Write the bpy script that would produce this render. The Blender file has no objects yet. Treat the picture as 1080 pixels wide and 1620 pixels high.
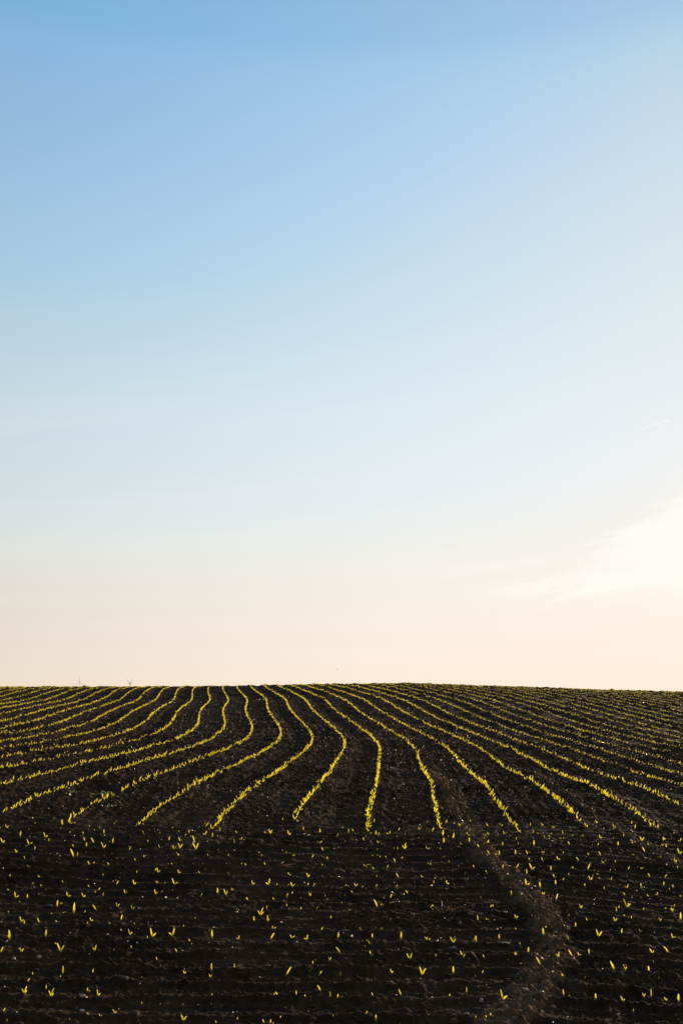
import bpy, math, random
import numpy as np
random.seed(11); RNG = np.random.default_rng(11)
scene = bpy.context.scene
COL = scene.collection
rad = math.radians

# ------------------------------------------------------------------ survey of the place
F = 1576.0            # focal length in photo pixels (35 mm lens, portrait frame)
EYE_ROW = 1098.0      # photo row of the true horizon
CAM_Z = 1.55
ROW = 0.75            # drill row spacing in metres
PITCH = math.atan((EYE_ROW - 810) / F)
SUN_EL, SUN_AZ = 7.0, 30.0
SKY_FAR = [(0.0, (0.2545, 0.3086, 0.7656)), (0.0058, (0.2545, 0.3086, 0.7656)), (0.0219, (0.2661, 0.2955, 0.6598)), (0.0307, (0.2769, 0.2897, 0.5993)), (0.063, (0.3292, 0.2939, 0.4679)), (0.0956, (0.3909, 0.3174, 0.4161)), (0.1282, (0.4533, 0.3539, 0.4092)), (0.1608, (0.5134, 0.4006, 0.4277)), (0.1934, (0.562, 0.4422, 0.4514)), (0.2259, (0.6012, 0.4756, 0.4733)), (0.2583, (0.6466, 0.5097, 0.4929)), (0.2903, (0.6854, 0.5456, 0.5142)), (0.3221, (0.7179, 0.582, 0.5384)), (0.3535, (0.7443, 0.6163, 0.5634)), (0.3845, (0.757, 0.6424, 0.5874)), (0.415, (0.7562, 0.6596, 0.6094)), (0.4449, (0.7524, 0.6765, 0.6337)), (0.4743, (0.7427, 0.6905, 0.657)), (0.503, (0.7316, 0.7025, 0.6807)), (0.5311, (0.7312, 0.7149, 0.7052)), (0.5585, (0.7295, 0.7244, 0.7286)), (0.5852, (0.7233, 0.7305, 0.7491)), (0.6111, (0.7139, 0.7354, 0.7686)), (0.6362, (0.7035, 0.7456, 0.7903)), (0.6606, (0.6954, 0.7588, 0.8111)), (0.6842, (0.6782, 0.7711, 0.839)), (0.707, (0.6582, 0.7847, 0.8644)), (0.7291, (0.5627, 0.7767, 0.8484)), (0.7791, (0.5627, 0.7767, 0.8484)), (1.0, (0.3376, 0.466, 0.509))]
SKY_NEAR = [(0.0, (0.2195, 0.2522, 0.6561)), (0.0058, (0.2195, 0.2522, 0.6561)), (0.0219, (0.2291, 0.2419, 0.5511)), (0.0307, (0.2378, 0.2397, 0.5074)), (0.0631, (0.2894, 0.2491, 0.3955)), (0.0956, (0.3477, 0.2737, 0.3573)), (0.1282, (0.4066, 0.3034, 0.3467)), (0.1609, (0.4646, 0.3357, 0.3479)), (0.1935, (0.518, 0.3691, 0.3603)), (0.226, (0.575, 0.4069, 0.3813)), (0.2583, (0.631, 0.4464, 0.4078)), (0.2904, (0.6858, 0.4838, 0.4292)), (0.3222, (0.7331, 0.5169, 0.4478)), (0.3536, (0.7793, 0.5504, 0.4682)), (0.3846, (0.8202, 0.5832, 0.4877)), (0.4151, (0.8565, 0.6147, 0.5056)), (0.445, (0.8921, 0.6469, 0.5246)), (0.4744, (0.925, 0.6788, 0.5449)), (0.5031, (0.9515, 0.7068, 0.5657)), (0.5312, (0.9729, 0.7293, 0.5894)), (0.5586, (0.9889, 0.7489, 0.6135)), (0.5853, (0.9999, 0.7694, 0.6422)), (0.6112, (1.0, 0.7849, 0.6681)), (0.6364, (0.9969, 0.799, 0.6868)), (0.6607, (0.9917, 0.8138, 0.6984)), (0.6843, (0.9781, 0.8268, 0.7085)), (0.7072, (0.9166, 0.8168, 0.7194)), (0.7292, (0.8474, 0.7648, 0.7409)), (0.7792, (0.8474, 0.7648, 0.7409)), (1.0, (0.5084, 0.4589, 0.4445))]
SKY_SCALE = 0.41840
FIT_H = np.array([[0.01, -0.01, -0.028, -0.041, -0.039, -0.032, -0.021, -0.004, 0.015], [0.207, 0.16, 0.105, 0.081, 0.064, 0.067, 0.073, 0.058, 0.027], [0.396, 0.333, 0.24, 0.252, 0.174, 0.172, 0.185, 0.12, 0.03], [0.54, 0.469, 0.389, 0.428, 0.291, 0.27, 0.281, 0.151, 0.027], [0.662, 0.575, 0.473, 0.428, 0.314, 0.242, 0.189, 0.125, 0.058], [0.791, 0.653, 0.572, 0.524, 0.399, 0.339, 0.209, 0.155, 0.131], [1.006, 0.903, 0.793, 0.741, 0.641, 0.546, 0.412, 0.322, 0.273], [1.266, 1.139, 1.024, 1.098, 1.226, 1.106, 0.897, 0.691, 0.53], [1.584, 1.479, 1.373, 1.417, 1.627, 1.639, 1.477, 1.212, 0.943], [1.961, 1.953, 1.934, 1.922, 2.089, 2.135, 1.991, 1.756, 1.488], [2.373, 2.383, 2.371, 2.35, 2.42, 2.491, 2.436, 2.293, 2.111], [2.794, 2.798, 2.793, 2.783, 2.791, 2.826, 2.842, 2.816, 2.762]])
FIT_C = np.array([-1.377, -1.317, -1.257, -1.225, -0.97, -0.852, -0.539, -0.941, -1.865, -2.229, -3.952, -5.013, -6.36, -7.714])
FIT_G = np.array([-0.0211, -0.0146, -0.0029, 0.0186, 0.0187, -0.014, -0.0161, -0.0339, 0.0, 0.0329, 0.0342, 0.0281, 0.0146, 0.0008])
# traced headland seedlings: crop origin (photo px), then "x y height shape" in quarter pixels
PLANTS = [
(0,1300,"45 55 30 V;20 140 40 V;130 100 42 S;188 155 45 VL;105 205 30 V;222 185 25 S;288 110 38 VL;310 140 28 S;395 35 40 S;447 25 30 VL;547 185 32 S;540 130 28 L;597 140 45 L;658 90 35 S;655 190 45 VL;714 150 40 S;468 240 60 L;492 235 32 S;467 182 20 L;817 190 28 R;912 95 28 L;937 135 22 S;1012 85 15 S;1070 130 38 S;1013 182 25 L;972 185 12 R;912 237 16 V;568 290 28 L;590 285 18 R;692 292 22 L;178 297 18 V;160 245 25 L;90 300 12 S;65 365 16 S;653 352 20 S;867 347 16 S;1000 348 32 VL;340 350 14 L;362 357 8 R;203 408 22 R;262 415 18 V;403 405 24 L;567 420 22 V;738 410 30 R;850 412 38 VL;993 410 18 V;860 260 25 L"),
(270,1300,"15 45 12 V;220 52 34 R;52 78 14 S;117 90 28 S;218 100 34 VR;265 115 30 S;311 82 30 S;313 8 12 S;418 80 18 L;445 128 24 VR;602 80 20 L;632 82 38 V;748 102 34 VL;838 65 28 S;710 5 15 S;805 15 20 L;949 68 22 L;1048 100 26 R;945 135 20 R;967 195 28 L;60 135 36 V;155 150 50 L;22 185 34 V;60 195 44 V;160 192 52 V;58 232 36 L;237 228 26 VL;366 228 26 S;576 230 22 S;735 218 14 L;893 238 26 R;992 245 20 V;12 280 16 L;146 275 14 V;205 272 14 V;478 285 20 L;598 282 20 L;52 345 28 VL;182 342 16 V;25 420 50 VL;520 408 30 VL;620 415 45 VR;750 355 26 VL;870 365 34 V;770 428 36 VL;868 412 22 S"),
(540,1300,"45 78 36 S;75 68 22 L;160 30 38 S;205 25 30 S;168 75 30 V;219 95 34 S;305 92 24 S;358 62 24 R;139 128 22 S;7 138 16 L;232 145 24 V;398 198 48 W;355 193 18 S;537 193 16 S;230 187 14 L;285 240 20 L;342 262 32 L;378 245 18 R;572 70 32 R;603 35 38 S;642 105 46 S;648 152 40 S;705 110 46 S;746 38 20 V;815 8 14 S;665 20 24 S;540 15 16 S;803 118 30 V;815 95 30 S;809 158 36 S;756 160 24 V;925 30 24 V;1010 35 24 V;925 82 18 V;1032 85 28 V;1062 10 16 S;1020 172 28 S;920 180 42 VR;873 203 32 L;936 250 36 L;998 230 36 S;962 285 10 S;146 292 18 L;200 315 18 V;288 300 20 R;362 365 34 L;222 355 16 S;510 360 22 V;648 238 10 S;717 238 10 S;707 292 10 L;840 298 22 L;777 350 16 R;925 348 32 L;1020 335 26 S;1072 325 8 R;668 405 32 VL;583 402 20 S;218 420 16 R;346 418 14 R;90 422 24 V;803 402 10 S"),
(810,1300,"22 40 36 VL;113 32 24 S;190 32 20 V;258 38 18 V;38 82 32 VL;128 78 18 R;247 78 12 S;323 82 26 L;25 120 28 S;135 162 42 S;42 158 24 VL;205 110 16 L;302 112 16 V;318 115 14 R;362 162 28 L;533 22 24 V;472 40 18 W;604 10 16 V;645 55 30 V;754 18 22 S;774 50 30 S;872 55 34 S;893 57 28 S;838 10 14 V;917 8 12 V;702 105 24 S;556 122 28 VL;504 160 14 S;538 163 18 R;669 163 32 S;759 165 28 S;818 140 36 V;953 132 36 S;1060 140 32 VR;973 170 30 S;840 200 44 L;1056 215 48 V;18 220 40 S;98 210 34 V;195 205 22 V;318 205 18 R;480 218 18 V;560 222 34 L;936 242 26 S;113 262 34 VL;192 262 30 V;290 255 34 V;420 265 30 L;573 275 24 V;650 272 20 S;1033 282 34 V;22 330 42 R;125 322 46 VL;243 320 36 S;383 320 16 S;472 315 50 R;613 318 20 R;730 315 24 R;818 312 20 V;1045 315 24 S;652 320 14 L;92 385 40 S;268 365 36 VL;493 382 36 V;622 378 24 VR;735 370 10 R;870 362 28 L;963 368 24 R;90 435 48 VL;176 435 44 S;275 418 42 S;460 425 32 S;725 432 30 VR;813 425 28 S;958 418 22 S;580 440 20 S;1015 430 20 S"),
(0,1410,"100 55 45 VL;174 58 38 S;430 50 40 VL;530 48 34 VL;653 38 26 S;792 30 30 V;985 35 36 VL;362 118 48 S;467 170 75 S;613 138 52 L;744 122 32 V;840 122 32 VL;135 208 38 VL;250 212 34 L;418 195 10 L;450 195 14 R;578 200 30 VL;767 195 40 S;62 325 72 S;291 315 50 S;820 292 40 VL;965 305 60 VL;5 405 40 R;137 400 36 V;382 405 62 V;600 410 40 VR"),
(270,1410,"298 40 44 S;350 45 46 V;490 65 24 L;652 60 20 V;735 45 28 VR;880 45 36 V;608 118 22 S;430 128 10 S;570 165 60 W;822 125 22 S;918 120 30 R;155 188 14 S;529 205 34 S;614 210 48 S;12 305 55 VR;263 312 58 S;430 310 28 VR;632 320 46 R;768 310 32 V;860 325 42 VR;1060 312 46 S;40 390 24 L;75 390 10 S;978 402 26 L;1072 425 50 L"),
(540,1410,"270 62 12 L;308 65 30 R;420 45 26 L;1073 48 38 S;228 118 55 L;245 105 20 R;562 115 22 R;582 112 18 L;957 105 22 S;52 130 10 S;860 195 50 S;365 200 14 S;488 195 12 S;920 198 20 V;195 312 32 S;376 318 50 S;537 325 26 V;707 350 46 V;853 335 46 S;997 318 36 S;190 435 44 V;432 447 48 V;597 432 26 S;765 430 38 VL;905 435 30 L"),
(810,1410,"275 72 42 R;535 58 22 V;722 112 62 VL;812 55 16 S;432 125 34 V;657 142 36 S;820 130 24 R;1012 138 34 V;25 205 28 V;400 232 36 S;475 210 20 L;651 198 34 V;752 188 22 S;933 205 28 V;1063 205 60 S;545 298 50 V;690 288 36 S;1015 315 36 V;199 342 50 S;360 340 34 L;98 422 56 S;378 450 48 L;483 408 46 S;885 412 40 V;990 425 56 L"),
(0,1500,"398 170 60 S;155 325 54 W;325 330 60 W;620 325 42 VL;45 485 24 S;587 168 30 S;295 265 35 S"),
(270,1500,"261 158 48 S;403 145 30 S;730 190 58 R;937 180 38 R;1072 185 36 S;678 330 34 L;793 338 32 S;1008 330 46 S;950 285 44 L;80 487 46 V"),
(540,1500,"107 185 20 L;318 185 36 V;510 185 60 V;707 180 50 S;200 305 24 L;378 312 40 L;483 298 10 S;790 300 42 S;1020 370 68 VL;221 487 52 S;850 487 25 S;915 485 20 S"),
(810,1500,"290 125 40 W;180 180 56 L;647 168 60 L;712 165 40 VL;865 165 48 S;325 310 48 S;527 340 50 S;700 350 46 V;877 335 60 S;1048 355 66 S"),
]

def ray(x, y):
    """photo pixel -> (X/Y, Z/Y) of its line of sight"""
    u = (np.asarray(x, float) - 540) / F; v = (810 - np.asarray(y, float)) / F
    Y = math.cos(PITCH) - v * math.sin(PITCH); Z = math.sin(PITCH) + v * math.cos(PITCH)
    return u / Y, Z / Y

LO, HI, ALO, AHI = math.log(8.), math.log(80.), -.36, .36
def spline(x, lo, hi, n):
    m = n - 3
    t = np.clip((x - lo) / (hi - lo) * m, 0, m - 1e-9); i = t.astype(int); w = t - i
    return i, ((1-w)**3/6, (3*w**3-6*w**2+4)/6, (-3*w**3+3*w**2+3*w+1)/6, w**3/6)
def sp1(C, x):
    i, b = spline(x, LO, HI, len(C))
    return sum(b[j] * C[i+j] for j in range(4))
def smooth(e0, e1, x):
    t = np.clip((x - e0) / (e1 - e0), 0, 1); return t*t*(3-2*t)
CREST_A = np.array([-.60,-.345,-.17,-.09,0,.063,.10,.17,.255,.345,.60])
CREST_E = (EYE_ROW - np.array([1089,1086.5,1086,1084.5,1082,1080.8,1082.5,1086,1091,1094.5,1098])) / F
def land(X, Y):
    """the field without its crumbs: level headland, then a gentle hill with its crest some 65 m off"""
    X = np.asarray(X, float); Y = np.asarray(Y, float)
    Yp = np.maximum(Y, 3.0); a = X / Yp; L = np.log(Yp)
    il, bl = spline(L, LO, HI, FIT_H.shape[0]); ia, ba = spline(a, ALO, AHI, FIT_H.shape[1])
    h = 0
    for p in range(4):
        for q in range(4): h = h + bl[p] * ba[q] * FIT_H[il+p, ia+q]
    h = h * smooth(3.5, 9.5, Yp)
    e = (h - CAM_Z) / Yp
    ec = np.interp(a, CREST_A, CREST_E) - .0010 - .00035 * np.maximum(Yp - 65, 0)
    k = .0011
    e = ec - k * np.logaddexp(0, (ec - e) / k)
    w = smooth(42, 65, Yp); e = e * (1 - w) + ec * w
    z = CAM_Z + Yp * e
    zf = -45 - 4 * np.sin(X / 700.) * np.cos(Y / 900.)
    w = smooth(150, 900, np.hypot(X, np.maximum(Y, 0)))
    return np.maximum(z, -60) * (1 - w) + zf * w
def row_of(X, Y):
    L = np.log(np.maximum(Y, 3.0))
    return (X - sp1(FIT_C, L)) / (ROW * (1 + sp1(FIT_G, L)))
def row_x(k, Y):
    L = np.log(np.maximum(Y, 3.0))
    return sp1(FIT_C, L) + k * ROW * (1 + sp1(FIT_G, L))

_ang = RNG.uniform(0, 2*math.pi, 4096); _gx, _gy = np.cos(_ang), np.sin(_ang)
def noise(x, y, s=0):
    x0 = np.floor(x).astype(np.int64); y0 = np.floor(y).astype(np.int64); fx = x - x0; fy = y - y0
    u = fx*fx*fx*(fx*(fx*6-15)+10); v = fy*fy*fy*(fy*(fy*6-15)+10)
    def g(ix, iy, dx, dy):
        i = ((ix*73856093) ^ (iy*19349663) ^ (s*83492791 + 1234567)); i = (i ^ (i >> 13)) & 4095
        return _gx[i]*dx + _gy[i]*dy
    a = g(x0, y0, fx, fy); b = g(x0+1, y0, fx-1, fy); c = g(x0, y0+1, fx, fy-1); d = g(x0+1, y0+1, fx-1, fy-1)
    return (a + u*(b-a)) * (1-v) + (c + u*(d-c)) * v        # about -0.7..0.7

def on_land(x, y, it=60):
    """where a line of sight through a photo pixel meets the field (nearest hit)"""
    a, b = ray(x, y); a = np.atleast_1d(a); b = np.atleast_1d(b)
    t = np.full(a.shape, 3.2); done = np.zeros(a.shape, bool)
    while (~done).any() and t.max() < 90:
        gap = CAM_Z + b*t - land(a*t, t)
        done |= gap <= 0
        t = np.where(done, t, t + np.maximum(.004, gap * .5 / np.maximum(.05, np.abs(b)+.03)))
    return a*t, t

# wheel tracks across the headland (measured along their middles)
def track_line(pts):
    p = np.array(pts, float); X, Y = on_land(p[:, 0], p[:, 1]); return np.c_[X, Y]
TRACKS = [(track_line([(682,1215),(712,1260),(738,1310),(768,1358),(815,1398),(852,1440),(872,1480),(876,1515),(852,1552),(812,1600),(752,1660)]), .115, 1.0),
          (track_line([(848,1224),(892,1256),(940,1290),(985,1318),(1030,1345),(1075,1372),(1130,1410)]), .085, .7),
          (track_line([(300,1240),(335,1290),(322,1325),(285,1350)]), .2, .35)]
def dist_line(X, Y, P):
    d = np.full(X.shape, 1e9)
    for (x0, y0), (x1, y1) in zip(P[:-1], P[1:]):
        vx, vy = x1-x0, y1-y0
        t = np.clip(((X-x0)*vx + (Y-y0)*vy) / (vx*vx+vy*vy), 0, 1)
        d = np.minimum(d, np.hypot(X-x0-t*vx, Y-y0-t*vy))
    return d
def track_at(X, Y):
    X = np.asarray(X, float); Y = np.asarray(Y, float); m = np.zeros(X.shape)
    sel = (Y > 3) & (Y < 24)
    if sel.any():
        x, y = X[sel], Y[sel]; v = np.zeros(x.shape)
        wob = .06 * noise(x*2.2, y*2.2, 31) + .06 * noise(x*10, y*10, 32)
        for P, w, s in TRACKS:
            v = np.maximum(v, s * np.exp(-(np.maximum(dist_line(x, y, P) + wob, 0) / w)**4))
        m[sel] = v
    return m
def lane_hash(k): return np.abs(np.sin(k * 12.9898) * 43758.5453) % 1.0

def crumbs(X, Y, trk=None):
    """ridges of the harrow, furrows along the drill rows and soil clods: height in metres"""
    X = np.asarray(X, float); Y = np.asarray(Y, float)
    if trk is None: trk = track_at(X, Y)
    Yp = np.maximum(np.hypot(X, Y), 2.5)
    cell = Yp * .0009 + .002
    def fade(size): return np.clip(size / cell / 3.2 - .25, 0, 1)
    near = 1 - smooth(9.4, 11.8, Y + 1.3 * noise(X*.7, Y*.9, 5))
    # crosswise ridges on the headland, bending away right of the wheel track
    xt = np.interp(Y, TRACKS[0][0][::-1, 1], TRACKS[0][0][::-1, 0])
    off = np.maximum(X - xt - .1, 0)
    q = Y + .34 * off + .10 * off * np.sin(Y*.9) + .05 * noise(X*.8, Y*1.4, 1) + .035 * noise(X*3.1, Y*4., 2)
    am = .75 + .7 * np.abs(noise(X*.45, Y*2.3, 3)) + .25 * noise(X*2.0, q*6, 4)
    r1 = 1 - np.abs(np.sin(math.pi * q / .27)); r2 = 1 - np.abs(np.sin(math.pi * q / .115 + 2*noise(X*.7, Y*.7, 6)))
    h = near * (1 - .9*trk) * am * (.024 * r1**2.2 + .010 * r2**1.8) * fade(.05)
    # along the drill rows
    R = row_of(X, Y); k = np.floor(R); u = R - k
    lane = lane_hash(k) ; deep = np.where(lane > .62, 1.0, .25)
    f = -.042 * deep * np.exp(-((u-.5)/.22)**2) + .014 * np.exp(-((u - np.round(u))/.12)**2) + .0045 * np.cos(2*math.pi*u*5 + lane*6 + 2.5*noise(X*.6, Y*.6, 9))
    h = h + (1 - near) * f * (1 - smooth(55, 90, Y)) * (.8 + .6*noise(X*.5, Y*.5, 7))
    h = h + trk * near * (.020 + .011 * (1 - np.abs(np.sin(math.pi*(Y + .25*X + .03*noise(X*4, Y*4, 17))/.085))) * fade(.06))
    # clods
    rough = (.75 + .9 * noise(X*.9, Y*.9, 8)) * (1 + 1.5 * trk) * (1 + 1.5 * smooth(8.5, 14, Y))
    for sc_, amp, s in ((.55,.008*(1+2.2*smooth(25,60,Y)),10), (.24,.008,11), (.115,.013,12), (.056,.0145,13), (.028,.0120,14), (.015,.0085,15)):
        fd = fade(sc_)
        if np.max(fd) <= 0: continue
        if sc_ > .1: fd = fd * (1 + .8 * smooth(10, 26, Y))
        n = noise(X/sc_, Y/sc_ * (1.0 if sc_ < .1 else 1.25), s)
        h = h + rough * fd * amp * (np.where(n > 0, n * 1.5, n * .8))
    return h * (1 - smooth(90, 200, Yp))
def ground_z(X, Y): return land(X, Y) + crumbs(X, Y)

# ------------------------------------------------------------------ materials
def new_mat(name):
    m = bpy.data.materials.new(name); m.use_nodes = True; nt = m.node_tree
    for n in list(nt.nodes): nt.nodes.remove(n)
    out = nt.nodes.new('ShaderNodeOutputMaterial')
    return m, nt, out
def N(nt, t, **kw):
    n = nt.nodes.new(t)
    for k, v in kw.items(): setattr(n, k, v)
    return n
def ramp(nt, stops):
    r = N(nt, 'ShaderNodeValToRGB'); e = r.color_ramp.elements
    while len(e) < len(stops): e.new(.5)
    for i, (p, c) in enumerate(stops):
        e[i].position = p; e[i].color = (*c, 1)
    return r
def soil_mat(name, lo, hi, dry=None):  # dry: tone of loose dry soil with the sunlight on its crumbs painted in
    m, nt, out = new_mat(name)
    b = N(nt, 'ShaderNodeBsdfPrincipled'); b.inputs['Roughness'].default_value = 1.
    b.inputs['Specular IOR Level'].default_value = .02
    tc = N(nt, 'ShaderNodeTexCoord')
    n1 = N(nt, 'ShaderNodeTexNoise'); n1.inputs['Scale'].default_value = 7; n1.inputs['Detail'].default_value = 9; n1.inputs['Roughness'].default_value = .72
    n2 = N(nt, 'ShaderNodeTexNoise'); n2.inputs['Scale'].default_value = .55; n2.inputs['Detail'].default_value = 4
    nt.links.new(tc.outputs['Object'], n1.inputs['Vector']); nt.links.new(tc.outputs['Object'], n2.inputs['Vector'])
    ad = N(nt, 'ShaderNodeMath', operation='MULTIPLY_ADD'); ad.inputs[1].default_value = .45
    nt.links.new(n2.outputs['Fac'], ad.inputs[0]); 
    sc2 = N(nt, 'ShaderNodeMath', operation='MULTIPLY'); sc2.inputs[1].default_value = .62
    nt.links.new(n1.outputs['Fac'], sc2.inputs[0]); nt.links.new(sc2.outputs[0], ad.inputs[2])
    r = ramp(nt, [(.34, lo), (.72, hi)]); nt.links.new(ad.outputs[0], r.inputs[0])
    col = r.outputs[0]
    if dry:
        at = N(nt, 'ShaderNodeAttribute', attribute_name='dry')  # mask of the tracks' dry soil and painted light, plus random tone
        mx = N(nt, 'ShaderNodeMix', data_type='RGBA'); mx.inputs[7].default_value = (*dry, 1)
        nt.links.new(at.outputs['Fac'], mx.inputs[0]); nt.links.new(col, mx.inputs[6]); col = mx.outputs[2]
    nt.links.new(col, b.inputs['Base Color'])
    n3 = N(nt, 'ShaderNodeTexNoise'); n3.inputs['Scale'].default_value = 95; n3.inputs['Detail'].default_value = 6; n3.inputs['Roughness'].default_value = .7
    nt.links.new(tc.outputs['Object'], n3.inputs['Vector'])
    bp = N(nt, 'ShaderNodeBump'); bp.inputs['Strength'].default_value = .8; bp.inputs['Distance'].default_value = .01
    nt.links.new(n3.outputs['Fac'], bp.inputs['Height']); nt.links.new(bp.outputs[0], b.inputs['Normal'])
    nt.links.new(b.outputs[0], out.inputs[0])
    return m
M_SOIL = soil_mat('soil', (.0112,.0076,.0050), (.096,.055,.032), dry=(.28,.155,.088))  # last colour is dry track soil lightened as if its crumbs catch sun
M_CLOD = soil_mat('soil_crumb', (.020,.013,.0085), (.15,.090,.056), dry=(.26,.155,.095))  # crumbs lying on the tracks take a painted sunlit tone too

def leaf_mat(name, diff, green, trans, tip, gloss=.10):
    m, nt, out = new_mat(name)
    at = N(nt, 'ShaderNodeAttribute', attribute_name='along')
    rnd = N(nt, 'ShaderNodeAttribute', attribute_name='tint')
    # sheath end green and thick, blade between green and yellow from plant to plant, tips paler
    hue = N(nt, 'ShaderNodeMix', data_type='RGBA'); hue.inputs[6].default_value = (*green, 1); hue.inputs[7].default_value = (*trans, 1)
    nt.links.new(rnd.outputs['Fac'], hue.inputs[0])
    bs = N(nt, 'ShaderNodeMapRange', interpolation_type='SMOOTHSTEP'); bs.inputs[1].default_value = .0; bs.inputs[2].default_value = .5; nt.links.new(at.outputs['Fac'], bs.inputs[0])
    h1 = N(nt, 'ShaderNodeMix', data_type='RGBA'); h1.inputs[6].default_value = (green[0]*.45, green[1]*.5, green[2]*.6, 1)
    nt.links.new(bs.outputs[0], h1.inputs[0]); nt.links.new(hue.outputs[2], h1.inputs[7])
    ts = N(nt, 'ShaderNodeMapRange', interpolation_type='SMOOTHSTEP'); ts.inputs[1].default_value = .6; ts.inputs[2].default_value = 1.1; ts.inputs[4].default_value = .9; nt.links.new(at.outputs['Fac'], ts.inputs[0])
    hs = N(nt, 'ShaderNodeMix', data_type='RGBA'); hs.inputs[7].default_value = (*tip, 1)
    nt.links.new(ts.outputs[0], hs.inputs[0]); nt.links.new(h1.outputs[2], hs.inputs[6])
    tc = N(nt, 'ShaderNodeTexCoord'); no = N(nt, 'ShaderNodeTexNoise'); no.inputs['Scale'].default_value = 60; no.inputs['Detail'].default_value = 3
    nt.links.new(tc.outputs['Object'], no.inputs['Vector'])
    hsv = N(nt, 'ShaderNodeHueSaturation'); hsv.inputs['Saturation'].default_value = 1.0
    mr = N(nt, 'ShaderNodeMapRange'); mr.inputs[1].default_value = .3; mr.inputs[2].default_value = .7; mr.inputs[3].default_value = .72; mr.inputs[4].default_value = 1.12
    nt.links.new(no.outputs['Fac'], mr.inputs[0]); nt.links.new(mr.outputs[0], hsv.inputs['Value'])
    nt.links.new(hs.outputs[2], hsv.inputs['Color'])
    d = N(nt, 'ShaderNodeBsdfDiffuse'); d.inputs[0].default_value = (*diff, 1)
    t = N(nt, 'ShaderNodeBsdfTranslucent'); nt.links.new(hsv.outputs[0], t.inputs[0])
    mx = N(nt, 'ShaderNodeMixShader'); mx.inputs[0].default_value = .82
    nt.links.new(d.outputs[0], mx.inputs[1]); nt.links.new(t.outputs[0], mx.inputs[2])
    g = N(nt, 'ShaderNodeBsdfGlossy'); g.inputs['Roughness'].default_value = .38; g.inputs[0].default_value = (1,1,1,1)
    fr = N(nt, 'ShaderNodeFresnel'); fr.inputs[0].default_value = 1.35
    fm = N(nt, 'ShaderNodeMath', operation='MULTIPLY'); fm.inputs[1].default_value = gloss * 3; nt.links.new(fr.outputs[0], fm.inputs[0])
    m2 = N(nt, 'ShaderNodeMixShader'); nt.links.new(fm.outputs[0], m2.inputs[0]); nt.links.new(mx.outputs[0], m2.inputs[1]); nt.links.new(g.outputs[0], m2.inputs[2])
    nt.links.new(m2.outputs[0], out.inputs[0])
    return m
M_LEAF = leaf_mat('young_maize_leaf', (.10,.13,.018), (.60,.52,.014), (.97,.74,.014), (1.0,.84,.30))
M_WEED = leaf_mat('weed_leaf', (.04,.06,.022), (.06,.08,.03), (.11,.13,.05), (.18,.17,.08), gloss=.03)
def plain(name, c, rough=.7, spec=.3, var=.35, scale=25, bump=0.):
    m, nt, out = new_mat(name)
    b = N(nt, 'ShaderNodeBsdfPrincipled'); b.inputs['Roughness'].default_value = rough; b.inputs['Specular IOR Level'].default_value = spec
    tc = N(nt, 'ShaderNodeTexCoord'); no = N(nt, 'ShaderNodeTexNoise'); no.inputs['Scale'].default_value = scale; no.inputs['Detail'].default_value = 5
    nt.links.new(tc.outputs['Object'], no.inputs['Vector'])
    r = ramp(nt, [(.3, tuple(x*(1-var) for x in c)), (.7, tuple(min(1, x*(1+var)) for x in c))])
    nt.links.new(no.outputs['Fac'], r.inputs[0]); nt.links.new(r.outputs[0], b.inputs['Base Color'])
    if bump:
        bp = N(nt, 'ShaderNodeBump'); bp.inputs['Distance'].default_value = bump; nt.links.new(no.outputs['Fac'], bp.inputs['Height']); nt.links.new(bp.outputs[0], b.inputs['Normal'])
    nt.links.new(b.outputs[0], out.inputs[0]); return m
M_STEM = plain('shoot_sheath', (.20,.20,.06), .6, .3, .4, 80)
def chip_mat():
    m, nt, out = new_mat('pale_pebble')
    d = N(nt, 'ShaderNodeBsdfDiffuse'); d.inputs[0].default_value = (.55,.45,.38,1)
    t = N(nt, 'ShaderNodeBsdfTranslucent'); t.inputs[0].default_value = (.95,.78,.64,1)
    g = N(nt, 'ShaderNodeBsdfGlossy'); g.inputs['Roughness'].default_value = .22
    mx = N(nt, 'ShaderNodeMixShader'); mx.inputs[0].default_value = .65; nt.links.new(d.outputs[0], mx.inputs[1]); nt.links.new(t.outputs[0], mx.inputs[2])
    m2 = N(nt, 'ShaderNodeMixShader'); m2.inputs[0].default_value = .38; nt.links.new(mx.outputs[0], m2.inputs[1]); nt.links.new(g.outputs[0], m2.inputs[2])
    tc = N(nt, 'ShaderNodeTexCoord'); no = N(nt, 'ShaderNodeTexNoise'); no.inputs['Scale'].default_value = 9; nt.links.new(tc.outputs['Object'], no.inputs['Vector'])
    r = ramp(nt, [(.35, (.30,.24,.20)), (.65, (.72,.60,.50))]); nt.links.new(no.outputs['Fac'], r.inputs[0]); nt.links.new(r.outputs[0], d.inputs[0])
    nt.links.new(m2.outputs[0], out.inputs[0]); return m
M_PEBBLE = chip_mat()
M_STONE = plain('grey_stone', (.055,.05,.047), .85, .3, .35, 40, .004)
M_FLINT = plain('blue_grey_flint', (.085,.10,.125), .55, .5, .3, 45, .003)
M_WHITE = plain('white_chalk', (.42,.33,.27), .6, .4, .2, 50, .002)
M_STRAW = plain('dry_straw', (.34,.20,.12), .7, .3, .4, 40)
M_TURB = plain('turbine_paint', (.62,.62,.62), .45, .4, .04, .05)
M_BIRD = plain('dark_feather', (.06,.05,.05), .8, .2, .3, 20)

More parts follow.
